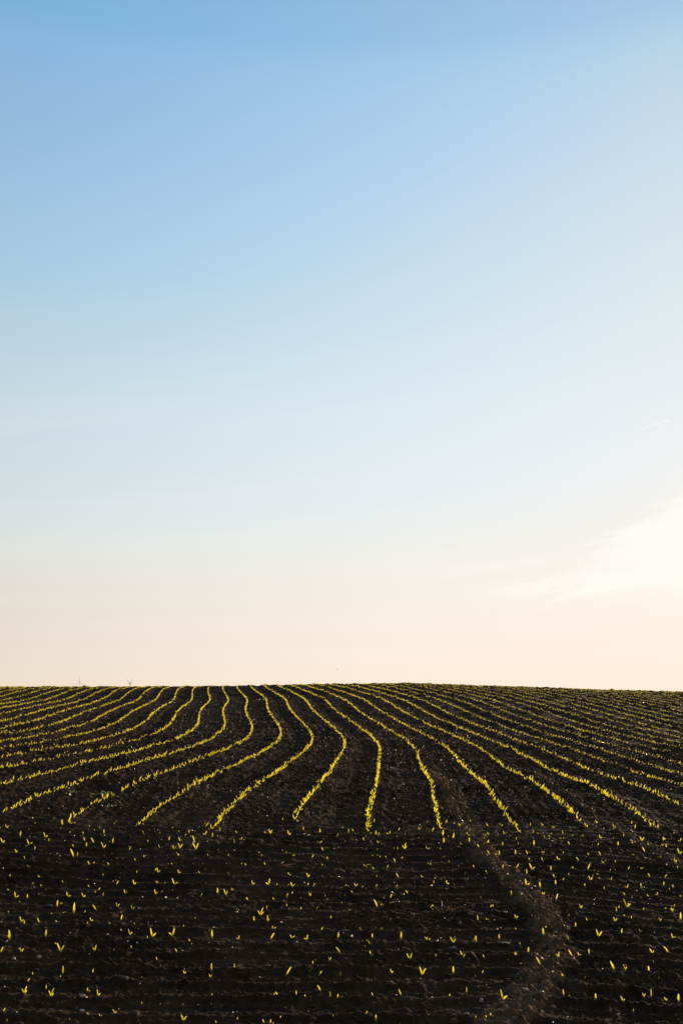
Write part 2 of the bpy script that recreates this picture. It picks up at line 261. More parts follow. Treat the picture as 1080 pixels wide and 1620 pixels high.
# ------------------------------------------------------------------ mesh helpers
def mesh_from(name, V, faces, mats=(), smooth_=True, attrs=None):
    me = bpy.data.meshes.new(name)
    V = np.asarray(V, np.float32).reshape(-1, 3)
    if isinstance(faces, np.ndarray):
        n, k = faces.shape
        me.vertices.add(len(V)); me.vertices.foreach_set('co', V.ravel())
        me.loops.add(n*k); me.loops.foreach_set('vertex_index', faces.astype(np.int32).ravel())
        me.polygons.add(n); me.polygons.foreach_set('loop_start', np.arange(0, n*k, k, dtype=np.int32))
        me.update(calc_edges=True)
    else:
        me.from_pydata([tuple(map(float, v)) for v in V], [], faces)
    if smooth_: me.polygons.foreach_set('use_smooth', np.ones(len(me.polygons), bool))
    for k, a in (attrs or {}).items():
        at = me.attributes.new(k, 'FLOAT', 'POINT'); at.data.foreach_set('value', np.asarray(a, np.float32).ravel())
    for m in mats: me.materials.append(m)
    me.update(); return me
def link(name, me, parent=None):
    o = bpy.data.objects.new(name, me); COL.objects.link(o)
    if parent: o.parent = parent
    return o
def tag(o, label=None, cat=None, group=None, kind=None):
    for k, v in (('label', label), ('category', cat), ('group', group), ('kind', kind)):
        if v: o[k] = v
    return o
def empty(name, loc, rz=0):
    o = bpy.data.objects.new(name, None); COL.objects.link(o); o.empty_display_size = .05
    o.location = loc; o.rotation_euler = (0, 0, rz); return o
def lathe(profile, n=8, axis_pts=None):
    """rings of (radius, z) -> verts, quads (closed caps)"""
    V, Fc = [], []
    for r, z in profile:
        for i in range(n):
            t = 2*math.pi*i/n; V.append((r*math.cos(t), r*math.sin(t), z))
    for j in range(len(profile)-1):
        for i in range(n): Fc.append((j*n+i, j*n+(i+1)%n, (j+1)*n+(i+1)%n, (j+1)*n+i))
    Fc.append(tuple(range(n))[::-1]); Fc.append(tuple((len(profile)-1)*n+i for i in range(n)))
    return V, Fc
def tube(pts, radii, n=5):
    V, Fc = [], []
    P = np.array(pts, float)
    for j in range(len(P)):
        d = P[min(j+1, len(P)-1)] - P[max(j-1, 0)]; d /= np.linalg.norm(d) + 1e-12
        up = np.array((0, 0, 1.)) if abs(d[2]) < .9 else np.array((1., 0, 0))
        a = np.cross(d, up); a /= np.linalg.norm(a); b = np.cross(d, a)
        for i in range(n):
            t = 2*math.pi*i/n; V.append(P[j] + radii[j]*(math.cos(t)*a + math.sin(t)*b))
    for j in range(len(P)-1):
        for i in range(n): Fc.append((j*n+i, j*n+(i+1)%n, (j+1)*n+(i+1)%n, (j+1)*n+i))
    Fc.append(tuple(range(n))[::-1]); Fc.append(tuple((len(P)-1)*n+i for i in range(n)))
    return V, Fc
PHI = (1+5**.5)/2
ICO_V = np.array([(-1,PHI,0),(1,PHI,0),(-1,-PHI,0),(1,-PHI,0),(0,-1,PHI),(0,1,PHI),(0,-1,-PHI),(0,1,-PHI),(PHI,0,-1),(PHI,0,1),(-PHI,0,-1),(-PHI,0,1)]) / math.hypot(1, PHI)
ICO_F = np.array([(0,11,5),(0,5,1),(0,1,7),(0,7,10),(0,10,11),(1,5,9),(5,11,4),(11,10,2),(10,7,6),(7,1,8),(3,9,4),(3,4,2),(3,2,6),(3,6,8),(3,8,9),(4,9,5),(2,4,11),(6,2,10),(8,6,7),(9,8,1)])
def lumps(pos, size, flat=(.55, .95), jit=.28):
    """many small angular crumbs in one mesh"""
    n = len(pos)
    V = ICO_V[None] * (1 + RNG.uniform(-jit, jit, (n, 12, 1)))
    s = np.stack([RNG.uniform(.7, 1.35, n), RNG.uniform(.7, 1.35, n), RNG.uniform(*flat, n)], 1)
    V = V * s[:, None, :] * np.asarray(size)[:, None, None]
    th = RNG.uniform(0, 2*math.pi, n); c, s_ = np.cos(th), np.sin(th)
    V = np.stack([V[..., 0]*c[:, None]-V[..., 1]*s_[:, None], V[..., 0]*s_[:, None]+V[..., 1]*c[:, None], V[..., 2]], -1) + np.asarray(pos)[:, None, :]
    Fc = (ICO_F[None] + (np.arange(n)*12)[:, None, None]).reshape(-1, 3)
    return V.reshape(-1, 3), Fc

SEG = 5
def leaves(base, length, az, lean, bend, facing, width, tint, seg=SEG):
    """young maize blades as folded, arching strips.  All arguments are arrays over the blades.
    facing: angle of the blade's flat side around its own axis (0 = flat side towards -Y)"""
    n = len(length); s = np.linspace(0, 1, seg+1)
    th = lean[:, None] + bend[:, None] * s[None]**1.5
    ds = length[:, None] / seg
    dx = np.sin(th); dz = np.cos(th)
    mid = lambda q: np.concatenate([np.zeros((n, 1)), np.cumsum((q[:, 1:]+q[:, :-1])/2 * ds, 1)], 1)
    hx, hz = mid(dx), mid(dz)
    ca, sa = np.cos(az)[:, None], np.sin(az)[:, None]
    C = np.stack([hx*ca, hx*sa, hz], -1) + base[:, None, :]
    T = np.stack([dx*ca, dx*sa, dz], -1)
    ref = np.stack([np.sin(facing), -np.cos(facing), np.zeros(n)], -1)[:, None, :]
    W = np.cross(T, np.broadcast_to(ref, T.shape)); ln = np.linalg.norm(W, axis=-1, keepdims=True); W = W / np.maximum(ln, 1e-6)
    Nn = np.cross(W, T)
    prof = np.minimum(1, .42 + 1.7*s) * np.sqrt(np.maximum(0, 1 - s**3.2)) ; prof[-1] = .03
    w = width[:, None] * prof[None]
    fold = (.30 * w)[..., None] * Nn
    V = np.stack([C - W*w[..., None] + fold, C, C + W*w[..., None] + fold], 2)      # n, seg+1, 3, 3
    idx = np.arange(n*(seg+1)*3).reshape(n, seg+1, 3)
    q = []
    for c in (0, 1):
        q.append(np.stack([idx[:, :-1, c], idx[:, :-1, c+1], idx[:, 1:, c+1], idx[:, 1:, c]], -1).reshape(-1, 4))
    along = np.broadcast_to(s[None, :, None], (n, seg+1, 3)).ravel()
    tn = np.broadcast_to(tint[:, None, None], (n, seg+1, 3)).ravel()
    return V.reshape(-1, 3), np.concatenate(q), dict(along=along, tint=tn)

# ------------------------------------------------------------------ the field: one sheet from behind the camera to the horizon
def field():
    ys = [-60, -40, -25, -15, -9, -5, -2, 0, 1.2, 2.2, 3.0]
    y = 3.6
    while y < 78:
        ys.append(y); y += np.clip(.0026*y - .004, .0082, 1) if y < 14 else .0021*y*(y/14)**.2
    while y < 24000:
        ys.append(y); y *= 1.16
    ys = np.array(ys)
    inner = np.linspace(-.40, .40, 1200)
    out_ = np.array([.404,.412,.425,.445,.47,.51,.57,.66,.8,1,1.4,2,3,4.5,7])
    a = np.concatenate([-out_[::-1], inner, out_])
    w = np.where(ys > 3.6, ys, 3.6 + (3.6 - ys)*.7)
    X = w[:, None] * a[None]; Y = np.broadcast_to(ys[:, None], X.shape)
    tr = track_at(X, Y)
    Z = land(X, Y) + crumbs(X, Y, tr)
    V = np.stack([X, Y, Z], -1)
    idx = np.arange(X.size).reshape(X.shape)
    Fq = np.stack([idx[:-1, :-1], idx[:-1, 1:], idx[1:, 1:], idx[1:, :-1]], -1).reshape(-1, 4)
    dry = np.clip(tr * (.55 + .9*noise(X*16, Y*16, 42)) + .16 * noise(X*1.7, Y*1.7, 41) + .10 * noise(X*7, Y*7, 43), 0, 1)  # tracks lightened as dry soil and as sunlit crumbs, plus random tone
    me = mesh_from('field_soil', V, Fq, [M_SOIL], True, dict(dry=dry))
    return tag(link('field_soil', me), kind='structure', label='dark bare harrowed soil of the maize field')
field()

# crumbs of soil lying on the headland
def scatter(n, y0, y1, amax=.40, dens=None):
    Y = np.sqrt(RNG.uniform(y0**2, y1**2, n)); X = RNG.uniform(-amax, amax, n) * Y
    if dens is not None:
        k = RNG.uniform(0, 1, n) < dens(X, Y); X, Y = X[k], Y[k]
    return X, Y
X1, Y1 = scatter(240000, 4.2, 24, dens=lambda X, Y: .45 + .35*noise(X*1.3, Y*1.3, 51) + .8*track_at(X, Y))
sz = .0022 * RNG.pareto(2.3, len(X1)) + .0026; sz = np.minimum(sz * (1 + .05*np.maximum(Y1-7, 0)), .018)
V, Fc = lumps(np.c_[X1, Y1, ground_z(X1, Y1) + sz*.25], sz)
tag(link('soil_crumbs', mesh_from('soil_crumbs', V, Fc, [M_CLOD], False, dict(dry=np.repeat(np.clip(track_at(X1, Y1)*RNG.uniform(.2, 1.2, len(X1)), 0, 1), 12)))), kind='stuff', label='loose dark crumbs of soil strewn over the headland')  # track crumbs lightened too: dry soil with sunlight put into the colour
X1, Y1 = scatter(16000, 4.3, 44, dens=lambda X, Y: .35 + .6*noise(X*.8, Y*.8, 52) + .5*track_at(X, Y))
hh = crumbs(X1, Y1); kk = hh > np.percentile(hh, 55) + .004*RNG.normal(size=len(hh)); X1, Y1 = X1[kk], Y1[kk]
sz = (.0022 + .0022*RNG.pareto(3.0, len(X1))) * (1 + .085*Y1); sz = np.minimum(sz, .0048*(1 + .085*Y1))
V, Fc = lumps(np.c_[X1, Y1, ground_z(X1, Y1) + sz*.75], sz, flat=(.35, .9), jit=.3)
tag(link('pale_pebbles', mesh_from('pale_pebbles', V, Fc, [M_PEBBLE], False)), kind='stuff', label='pale pebbles and chaff glinting on the dark soil')

# thin flakes of chaff and dry husk that let the low sun through
def chaff():
    X, Y = scatter(32000, 4.2, 30, dens=lambda X, Y: .22 + .5*noise(X*.8, Y*.8, 53) + 1.8*track_at(X, Y))
    hh = crumbs(X, Y); k = hh > np.percentile(hh, 50); X, Y = X[k], Y[k]; n = len(X)
    r = np.minimum(.0030 + .0020*RNG.pareto(2.6, n), .0065) * (1 + .05*Y)
    az = RNG.uniform(-1.2, 1.2, n) + math.pi/2; tl = RNG.uniform(.7, 1.5, n); asp = RNG.uniform(.35, .9, n)
    nx, ny, nz = np.cos(az)*np.sin(tl), np.sin(az)*np.sin(tl), np.cos(tl)
    Nn = np.stack([nx, ny, nz], 1); A = np.stack([-np.sin(az), np.cos(az), 0*az], 1); Bv = np.cross(Nn, A)
    th = RNG.uniform(0, math.pi, n)[:, None]; U = A*np.cos(th) + Bv*np.sin(th); Wv = Bv*np.cos(th) - A*np.sin(th)
    P = np.stack([X, Y, ground_z(X, Y) + r*.75], 1); V = []
    for a, b, c in ((-1, -.3, 0), (0, -.8, .25), (1, -.2, 0), (.9, .4, .05), (0, .9, .3), (-.8, .5, .1)):
        V.append(P + U*(a*r)[:, None] + Wv*(b*r*asp)[:, None] + Nn*(c*r*.6)[:, None])
    V = np.stack(V, 1); i = np.arange(n)[:, None]*6
    Fc = np.concatenate([i + np.array([[0, 1, 4, 5]]), i + np.array([[1, 2, 3, 4]])])
    m, nt, out = new_mat('dry_chaff')
    d = N(nt, 'ShaderNodeBsdfDiffuse'); d.inputs[0].default_value = (.45,.36,.28,1); t = N(nt, 'ShaderNodeBsdfTranslucent')
    tc = N(nt, 'ShaderNodeTexCoord'); no = N(nt, 'ShaderNodeTexNoise'); no.inputs['Scale'].default_value = 6; nt.links.new(tc.outputs['Object'], no.inputs['Vector'])
    r_ = ramp(nt, [(.35, (.22,.13,.08)), (.60, (1.0,.78,.60))]); nt.links.new(no.outputs['Fac'], r_.inputs[0]); nt.links.new(r_.outputs[0], t.inputs[0])
    mx = N(nt, 'ShaderNodeMixShader'); mx.inputs[0].default_value = .7; nt.links.new(d.outputs[0], mx.inputs[1]); nt.links.new(t.outputs[0], mx.inputs[2]); nt.links.new(mx.outputs[0], out.inputs[0])
    tag(link('chaff', mesh_from('chaff', V, Fc, [m], False)), kind='stuff', label='pale flakes of chaff and husk strewn over the soil')
chaff()

# ------------------------------------------------------------------ seedlings
ORD = ['first','second','third','fourth','fifth','sixth','seventh','eighth','ninth','tenth','eleventh','twelfth','thirteenth','fourteenth','fifteenth','sixteenth','seventeenth','eighteenth','nineteenth','twentieth']
TENS = ['twenty','thirty','forty','fifty']
def ordinal(i):
    if i <= 20: return ORD[i-1]
    t, u = divmod(i, 10)
    return TENS[t-2][:-1] + 'ieth' if u == 0 else TENS[t-2] + '-' + ORD[u-1]
GROUP = 'maize seedlings across the headland'
def blades_for(shape, h, rs):
    """blade list (length, azimuth, lean, bend, width, height on stem) for a traced outline"""
    j = lambda s: rs.uniform(-s, s)
    wd = .070*h + .0010
    if shape == 'S': return [(h*.98, j(3.1), abs(j(.16)), j(.12), wd*1.12, .0), (h*.45, j(3.1), .15+abs(j(.2)), .3, wd*.8, .05)][:1 if rs.random() < .55 else 2]
    if shape == 'L': return [(h*1.1, math.pi+j(.4), .38+j(.12), .25+j(.2), wd, 0)]
    if shape == 'R': return [(h*1.1, j(.4), .42+j(.12), .25+j(.2), wd, 0)]
    if shape == 'VL': return [(h*1.05, math.pi+j(.5), .25+j(.1), .15+j(.15), wd, 0), (h*.62, j(.5), .75+j(.15), .3, wd*.95, .03)]
    if shape == 'VR': return [(h*1.02, j(.5), .2+j(.1), .15+j(.15), wd, 0), (h*.62, math.pi+j(.5), .75+j(.15), .3, wd*.95, .03)]
    if shape == 'W': return [(h*1.0, j(.5), .2, .2, wd*.75, 0), (h*.75, math.pi+j(.5), .45, .3, wd*.7, 0), (h*.55, j(.6), .6, .3, wd*.7, .02)]
    return [(h*1.02, math.pi+j(.5), .30+j(.12), .25+j(.2), wd*.95, 0), (h*rs.uniform(.55, .98), j(.5), .42+j(.2), .3+j(.25), wd*.95, 0)]
SHAPE_WORD = {'S':'upright single-leaf','L':'left-leaning','R':'right-leaning','VL':'two-leaf','VR':'two-leaf','V':'V-shaped','W':'three-leaf'}
def make_seedling(x, y, z, h, shape, label, rs, group=GROUP):
    root = tag(empty('maize_seedling', (x, y, z)), label, 'seedling', group)
    ns = 6; r = .045*h + .0008; hs = .30*h
    V, Fc = tube([(0,0,-.02), (0,0,.0), (r*.2,0,hs*.6), (0,0,hs)], [r*1.1, r, r*.8, r*.35], ns)
    link('stem', mesh_from('stem', V, Fc, [M_STEM]), root)
    for ln, az, lean, bend, w, up in blades_for(shape, h, rs):
        V, Fc, at = leaves(np.array([[0, 0, .12*h + up*h]]), np.array([ln*.92]), np.array([az]), np.array([lean]), np.array([bend]),
                           np.array([rs.uniform(-.75, .75) + (math.pi if rs.random() < .3 else 0)]), np.array([w]), np.array([rs.uniform(0, 1)**.8]))
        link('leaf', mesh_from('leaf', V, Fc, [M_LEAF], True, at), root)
    return root
BANDS = [1600,1560,1530,1500,1470,1448,1430,1412,1395,1378,1362,1348,1335,1322,1308,0]
traced = []
for ox, oy, s in PLANTS:
    for q in s.split(';'):
        px, py, hh, t = q.split(); px = ox + float(px)/4; py = oy + float(py)/4
        traced.append(dict(x=px, y=py, h=float(hh)/4, t=t, band=next(i for i, b in enumerate(BANDS) if py >= b)))
gx, gy = on_land([p['x'] for p in traced], [p['y'] - .3 for p in traced])
gz = ground_z(gx, gy)
for p, X, Y, Z in zip(traced, gx, gy, gz): p.update(X=X, Y=Y, Z=Z, H=p['h'] / F * Y * .94)
for b in range(len(BANDS)):
    for i, p in enumerate(sorted([p for p in traced if p['band'] == b], key=lambda p: p['x'])): p['rank'] = i + 1
traced.sort(key=lambda p: -p['h'])
N_TRACED, N_ROW = 240, 60
small = traced[N_TRACED:]
for p in traced[:N_TRACED]:
    size = 'tall ' if p['h'] > 12.5 else ('short ' if p['h'] < 7.2 else '')
    lab = f"{size}{SHAPE_WORD[p['t']]} maize seedling, {ordinal(p['rank'])} from the left in the {ordinal(p['band']+1)} headland row"
    make_seedling(p['X'], p['Y'], p['Z'] - .003, p['H'], p['t'], lab, random)

# the drill rows that run away over the hill
rows = []
for k in range(-34, 62):
    y0 = 10.45 + .12*math.sin(k*1.7) if k <= 5 else 10.5 + .3*(k-5)*0 + .05*math.sin(k)
    y0 += random.uniform(-.55, .15)
    Ys = [y0]
    while Ys[-1] < 84: Ys.append(Ys[-1] + RNG.uniform(.058, .100) * (1 + .004*Ys[-1]))
    Ys = np.array(Ys)[1:]
    Xs = row_x(k, Ys) + RNG.normal(0, .011, len(Ys)) + .02*noise(np.full(len(Ys), k*5.1), Ys*.9, 64)
    keep = RNG.uniform(0, 1, len(Ys)) > (.04 if k < 7 else .16) + .08*(noise(np.full(len(Ys), k*3.3), Ys*.5, 61) > .28) + .45*(1 - smooth(y0, y0 + .8, Ys)) + .3*(noise(np.full(len(Ys), k*7.7), Ys*.35, 63) > (.26 if k > -6 else .16))
    vis = np.abs(Xs/Ys) < .42
    for X, Y in zip(Xs[keep & vis], Ys[keep & vis]): rows.append((X, Y, k))
rows = np.array(rows)
rz = ground_z(rows[:, 0], rows[:, 1])
rh = RNG.uniform(.034, .070, len(rows)) * np.where(rows[:, 2] > 7, .86, 1.) * (1 + .15*noise(rows[:, 0]*.3, rows[:, 1]*.3, 62))
seen = np.abs(rows[:, 0]/rows[:, 1]) < .335
order = np.argsort(np.where(seen, -rh/rows[:, 1], 9))
single = set(order[:N_ROW].tolist())
# name each of the nearest row plants by its row (counted from the left) and its place from the near end
byrow = {}
for i in np.argsort(rows[:, 1]):
    byrow.setdefault(int(rows[i, 2]), []).append(int(i))
nr = sorted({int(rows[i, 2]) for i in single})
for i in sorted(single):
    k = int(rows[i, 2]); place = byrow[k].index(i) + 1
    t = random.choice(['V','S','VL','VR','S','R','VR'])
    lab = f"{SHAPE_WORD[t]} maize seedling, {ordinal(place)} from the near end of the {ordinal(nr.index(k)+1)} long row"
    make_seedling(rows[i, 0], rows[i, 1], rz[i]-.003, rh[i], t, lab, random, 'maize seedlings at the row ends')
rest = np.array([i for i in range(len(rows)) if i not in single])
B, LN, AZ, LE, BE, FA, WI, TI = [], [], [], [], [], [], [], []
def add_stuff(x, y, z, h, blades, rs):
    for ln, az, lean, bend, w, up in blades:
        B.append((x, y, z - .003 + .1*h + up*h)); LN.append(ln); AZ.append(az); LE.append(lean); BE.append(bend)
        FA.append(rs.uniform(-.65, .65)); WI.append(w); TI.append(rs.uniform(.3, 1)**.45)
# late and stunted shoots between the others
for _ in range(330):
    Y = math.sqrt(random.uniform(4.6**2, 10.6**2)); Y = round(Y/.34)*.34 + random.gauss(0, .05); X = random.uniform(-.36, .36)*Y
    z = float(ground_z(np.array([X]), np.array([Y]))[0]); h = random.uniform(.010, .024)
    add_stuff(X, Y, z, h, blades_for(random.choice('SSLRV'), h, random), random)
for p in small: add_stuff(p['X'], p['Y'], p['Z'], p['H'], blades_for(p['t'], p['H'], random), random)
sh = ['S','S','VR','VL','R','V','S','R','VR']
for i in rest: add_stuff(rows[i, 0], rows[i, 1], rz[i], rh[i], blades_for(random.choice(sh), rh[i], random), random)
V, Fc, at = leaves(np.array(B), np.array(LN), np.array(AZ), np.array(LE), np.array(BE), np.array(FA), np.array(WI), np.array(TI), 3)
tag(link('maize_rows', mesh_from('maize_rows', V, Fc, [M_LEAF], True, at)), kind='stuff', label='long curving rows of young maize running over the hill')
print('row plants', len(rows), 'blades', len(LN))

# ------------------------------------------------------------------ stones, straw and weeds on the soil
def stone(px, py, w_px, mat, label, squash=(1, .8, .6), rz=0., group=None):
    X, Y = on_land(px, py); X, Y = float(X[0]), float(Y[0]); r = w_px / 2 / F * Y
    import bmesh
    bm = bmesh.new(); bmesh.ops.create_icosphere(bm, subdivisions=3, radius=1)
    sd = random.random()*50
    for v in bm.verts:
        c = np.array(v.co); n = float(noise(np.array([c[0]*1.1+sd]), np.array([c[1]*1.1+c[2]*.9]), 71)[0]) + .4*float(noise(np.array([c[0]*3+sd]), np.array([c[1]*3-c[2]*2.7]), 72)[0])
        f = 1 + .38*n
        v.co = (c[0]*f*squash[0]*r, c[1]*f*squash[1]*r, (max(c[2], -.6)*f)*squash[2]*r)
    me = bpy.data.meshes.new('stone'); bm.to_mesh(me); bm.free(); me.materials.append(mat)
    me.polygons.foreach_set('use_smooth', np.ones(len(me.polygons), bool))
    o = link('stone', me); o.location = (X, Y, float(ground_z(np.array([X]), np.array([Y]))[0]) + .22*r*squash[2]); o.rotation_euler = (random.uniform(-.2,.2), random.uniform(-.2,.2), rz)
    return tag(o, label, 'stone', group)
stone(194, 1551, 15, M_STONE, 'rounded grey stone lying in the soil near the left foreground')
stone(214, 1612, 13, M_STONE, 'half-buried grey stone close to the camera at lower left', (1,.8,.7))
stone(797, 1497, 22, M_STONE, 'flat dark grey stone beside the wheel track', (1,.7,.28), .2)
stone(712, 1506, 12, M_STONE, 'small flat grey stone in the middle of the headland', (1,.8,.35))
stone(727, 1466, 8, M_FLINT, 'blue-grey flint chip standing on the bare headland', (1,.5,.7), .7)
stone(856, 1580, 9, M_FLINT, 'blue-grey flint lying at the foot of the wheel track', (1,.6,.5), -.4)
stone(79, 1437, 8, M_FLINT, 'pale blue stone flake on the left of the headland', (1,.6,.35))
stone(831, 1578, 14, M_WHITE, 'long white stone tilted on the crumbly wheel track', (1,.35,.35), -.9)
stone(129, 1605, 6, M_WHITE, 'small white stone near the bottom left corner')
stone(130, 1583, 9, M_WHITE, 'bright pinkish white stone between two short seedlings', (1,.7,.6))
stone(62, 1517, 7, M_WHITE, 'white stone beside a V-shaped seedling at the left', (1,.7,.8))
stone(22, 1521, 7, M_WHITE, 'white stone near the left edge of the field', (.8,.7,1))
stone(761, 1588, 8, M_WHITE, 'cream stone on the left side of the wheel track', (.8,.8,.9))
stone(737, 1612, 9, M_WHITE, 'cream stone at the bottom of the wheel track', (1,.7,.7))
stone(977, 1610, 6, M_WHITE, 'small bright stone at the bottom right')

def straw(px, py, spread_px, n, label, flat=.25, seed=0, lean=0., thin=1.):
    rs = random.Random(seed); X, Y = on_land(px, py); X, Y = float(X[0]), float(Y[0]); s = spread_px / F * Y
    root = tag(empty('straw_clump', (X, Y, float(ground_z(np.array([X]), np.array([Y]))[0]))), label, 'straw')
    for part, cnt in (('stalk', max(2, n//3)), ('dry_leaf', n - n//3)):
        for _ in range(cnt):
            L = s * rs.uniform(.35, .9); az = rs.gauss(lean, 1.0); el = rs.uniform(-.05, flat*2)
            p0 = np.array((rs.uniform(-.35,.35)*s, rs.uniform(-.3,.3)*s, rs.uniform(.002, .25*s*flat*2)))
            d = np.array((math.cos(az)*math.cos(el), math.sin(az)*math.cos(el)*.6, math.sin(el)))
            if part == 'stalk':
                V, Fc = tube([p0, p0 + d*L*.5 + np.array((0,0,.03*L)), p0 + d*L], [.0022*thin, .002*thin, .0014*thin], 5)
                link('stalk', mesh_from('stalk', V, Fc, [M_STRAW]), root)
            else:
                V, Fc, at = leaves(p0[None], np.array([L]), np.array([az]), np.array([1.35-el]), np.array([.5]), np.array([rs.uniform(-1,1)]), np.array([.004*thin]), np.array([.5]), 4)
                link('dry_leaf', mesh_from('dry_leaf', V, Fc, [M_STRAW], True, at), root)
    return root
straw(706, 1446, 26, 16, 'reddish brown tuft of dry straw in the middle of the headland', .35, 3, -.4)
straw(302, 1422, 20, 8, 'thin wisp of dry straw standing left of the middle', .3, 4, .2)
straw(448, 1371, 22, 10, 'low brown scatter of dry straw behind the middle seedlings', .12, 5)
straw(626, 1376, 20, 10, 'small pinkish heap of dry plant litter in mid headland', .15, 6)
straw(372, 1537, 18, 8, 'dry leaf litter round a single shoot in the near rows', .25, 7)
def stalk(px0, py0, px1, py1, label):
    X, Y = on_land([px0, px1], [py0, py1]); zz = ground_z(X, Y)
    p = np.c_[X, Y, zz + .006]; c = p[0].copy(); m = (p[0]+p[1])/2 + np.array((0, 0, .004))
    V, Fc = tube([p[0]-c, m-c, p[1]-c], [.0028, .0026, .0016], 6)
    o = link('dry_stalk', mesh_from('dry_stalk', V, Fc, [M_STRAW])); o.location = c
    return tag(o, label, 'stalk')
stalk(746, 1515, 759, 1526, 'single straw-coloured stalk lying beside an upright seedling')
stalk(637, 1503, 651, 1508, 'short tan stalk lying between two near rows')
stalk(508, 1357, 519, 1366, 'thin dry stalk lying on the left side of the headland')
def weed(px, py, w_px, n, label, seed):
    rs = random.Random(seed); X, Y = on_land(px, py); X, Y = float(X[0]), float(Y[0]); s = w_px / F * Y
    root = tag(empty('weed_plant', (X, Y, float(ground_z(np.array([X]), np.array([Y]))[0]))), label, 'weed', 'weeds among the rows')
    for _ in range(n):
        az = rs.uniform(-math.pi, math.pi)
        V, Fc, at = leaves(np.array([[rs.uniform(-.35,.35)*s, rs.uniform(-.6,.6)*s, .004]]), np.array([s*rs.uniform(.25,.5)]), np.array([az]), np.array([rs.uniform(.5,1.2)]), np.array([rs.uniform(.3,.8)]),
                           np.array([rs.uniform(-1,1)]), np.array([.006+.02*s*rs.random()]), np.array([rs.random()]), 4)
        link('leaf', mesh_from('leaf', V, Fc, [M_WEED], True, at), root)
weed(163, 1260, 30, 22, 'pale green weed sprawling beside the second long row from the left', 1)
weed(110, 1257, 24, 12, 'arched pale weed just left of the larger weed', 2)
weed(172, 1279, 20, 10, 'low pale weed nearest the headland at the left', 3)
weed(12, 1162, 34, 24, 'broad green weed patch by the left edge of the rows', 4)
weed(46, 1163, 22, 14, 'dull green weed to the right of the edge weed patch', 5)
weed(849, 1176, 24, 14, 'low green weed between rows on the right slope', 6)

# ------------------------------------------------------------------ far wind turbines beyond the hill
def turbine(px, py, dist, blade_px, alpha, yaw, label):
    a, b = ray(px, py); X = float(a)*dist; hub_z = CAM_Z + float(b)*dist
    base = float(land(np.array([X]), np.array([dist]))[0]); L = blade_px / F * dist; H = hub_z - base
    root = tag(empty('wind_turbine', (X, dist, base), yaw), label, 'wind turbine', 'wind turbines on the horizon')
    V, Fc = lathe([(L*.034, -3), (L*.034, 0), (L*.029, H*.5), (L*.022, H - L*.03)], 14)
    link('tower', mesh_from('tower', V, Fc, [M_TURB]), root)
    s = L*.036
    prof = [(.3,-3.2),(.75,-3.0),(.95,-2.0),(1,0),(.95,.8),(.8,1.2)]
    V, Fc = lathe([(r*s, z*s) for r, z in prof], 12); V = [(x, -z, y) for x, y, z in V]
    o = link('nacelle', mesh_from('nacelle', V, [f[::-1] for f in Fc], [M_TURB]), root); o.location = (0, 0, H)
    V, Fc = lathe([(.8*s,0),(.75*s,.6*s),(.5*s,1.1*s),(.08*s,1.4*s)], 12); V = [(x, -z, y) for x, y, z in V]
    hub = link('hub', mesh_from('hub', V, [f[::-1] for f in Fc], [M_TURB]), root); hub.location = (0, -1.25*s, H)
    for i in range(3):
        Vb, Fb = [], []
        st = [(0,.022,.022),(.06,.022,.02),(.18,.044,.016),(.4,.034,.011),(.7,.024,.007),(.95,.013,.004),(1,.005,.002)]
        for t, c, th in st:
            tw = .25*(1-t)
            for qx, qz in ((-.35,0),(0,.5),(.65,0),(0,-.5)):
                x = qx*c*L; yv = qz*th*L
                Vb.append((x*math.cos(tw)-yv*math.sin(tw), x*math.sin(tw)+yv*math.cos(tw), t*L))
        for j in range(len(st)-1):
            for q in range(4): Fb.append((j*4+q, j*4+(q+1)%4, (j+1)*4+(q+1)%4, (j+1)*4+q))
        Fb += [(3,2,1,0), tuple(len(st)*4-4+q for q in range(4))]
        bl = link('blade', mesh_from('blade', Vb, Fb, [M_TURB], False), root)
        bl.location = (0, -1.9*s, H); bl.rotation_euler = (0, math.pi/2 - (alpha + i*2*math.pi/3), 0)
turbine(126.6, 1079, 8600, 9.5, rad(-28), rad(-25), 'smaller wind turbine with its blade pointing down to the right, farther left')
turbine(206.4, 1081.6, 4500, 18, rad(30), rad(-58), 'wind turbine with two blades raised in a V above the crest')

# a bird in the distance above the field
def bird(px, py, dist, span, label):
    a, b = ray(px, py)
    root = tag(empty('bird', (float(a)*dist, dist, CAM_Z + float(b)*dist), .6), label, 'bird')
    V, Fc = lathe([(.01*span,-.28*span),(.05*span,-.15*span),(.075*span,.02*span),(.05*span,.15*span),(.035*span,.22*span),(.008*span,.28*span)], 10)
    link('body', mesh_from('body', [(z, x, y) for x, y, z in V], Fc, [M_BIRD]), root)
    for sgn in (-1, 1):
        P = [(.12,.04,.02),(-.10,.04,.02),(-.12,.28,.10),(.08,.28,.12),(-.16,.50,.06),(-.05,.48,.07)]
        V = [(x*span, sgn*y*span, z*span) for x, y, z in P] + [(x*span, sgn*y*span, (z-.012)*span) for x, y, z in P]
        q = [(0,1,2,3),(3,2,4,5)]; Fc = q + [tuple(i+6 for i in f[::-1]) for f in q] + [(0,3,9,6),(3,5,11,9),(5,4,10,11),(4,2,8,10),(2,1,7,8),(1,0,6,7)]
        link('wing', mesh_from('wing', V, Fc, [M_BIRD], False), root)
bird(533, 1059, 160, .42, 'tiny dark bird flying low above the middle of the crest')

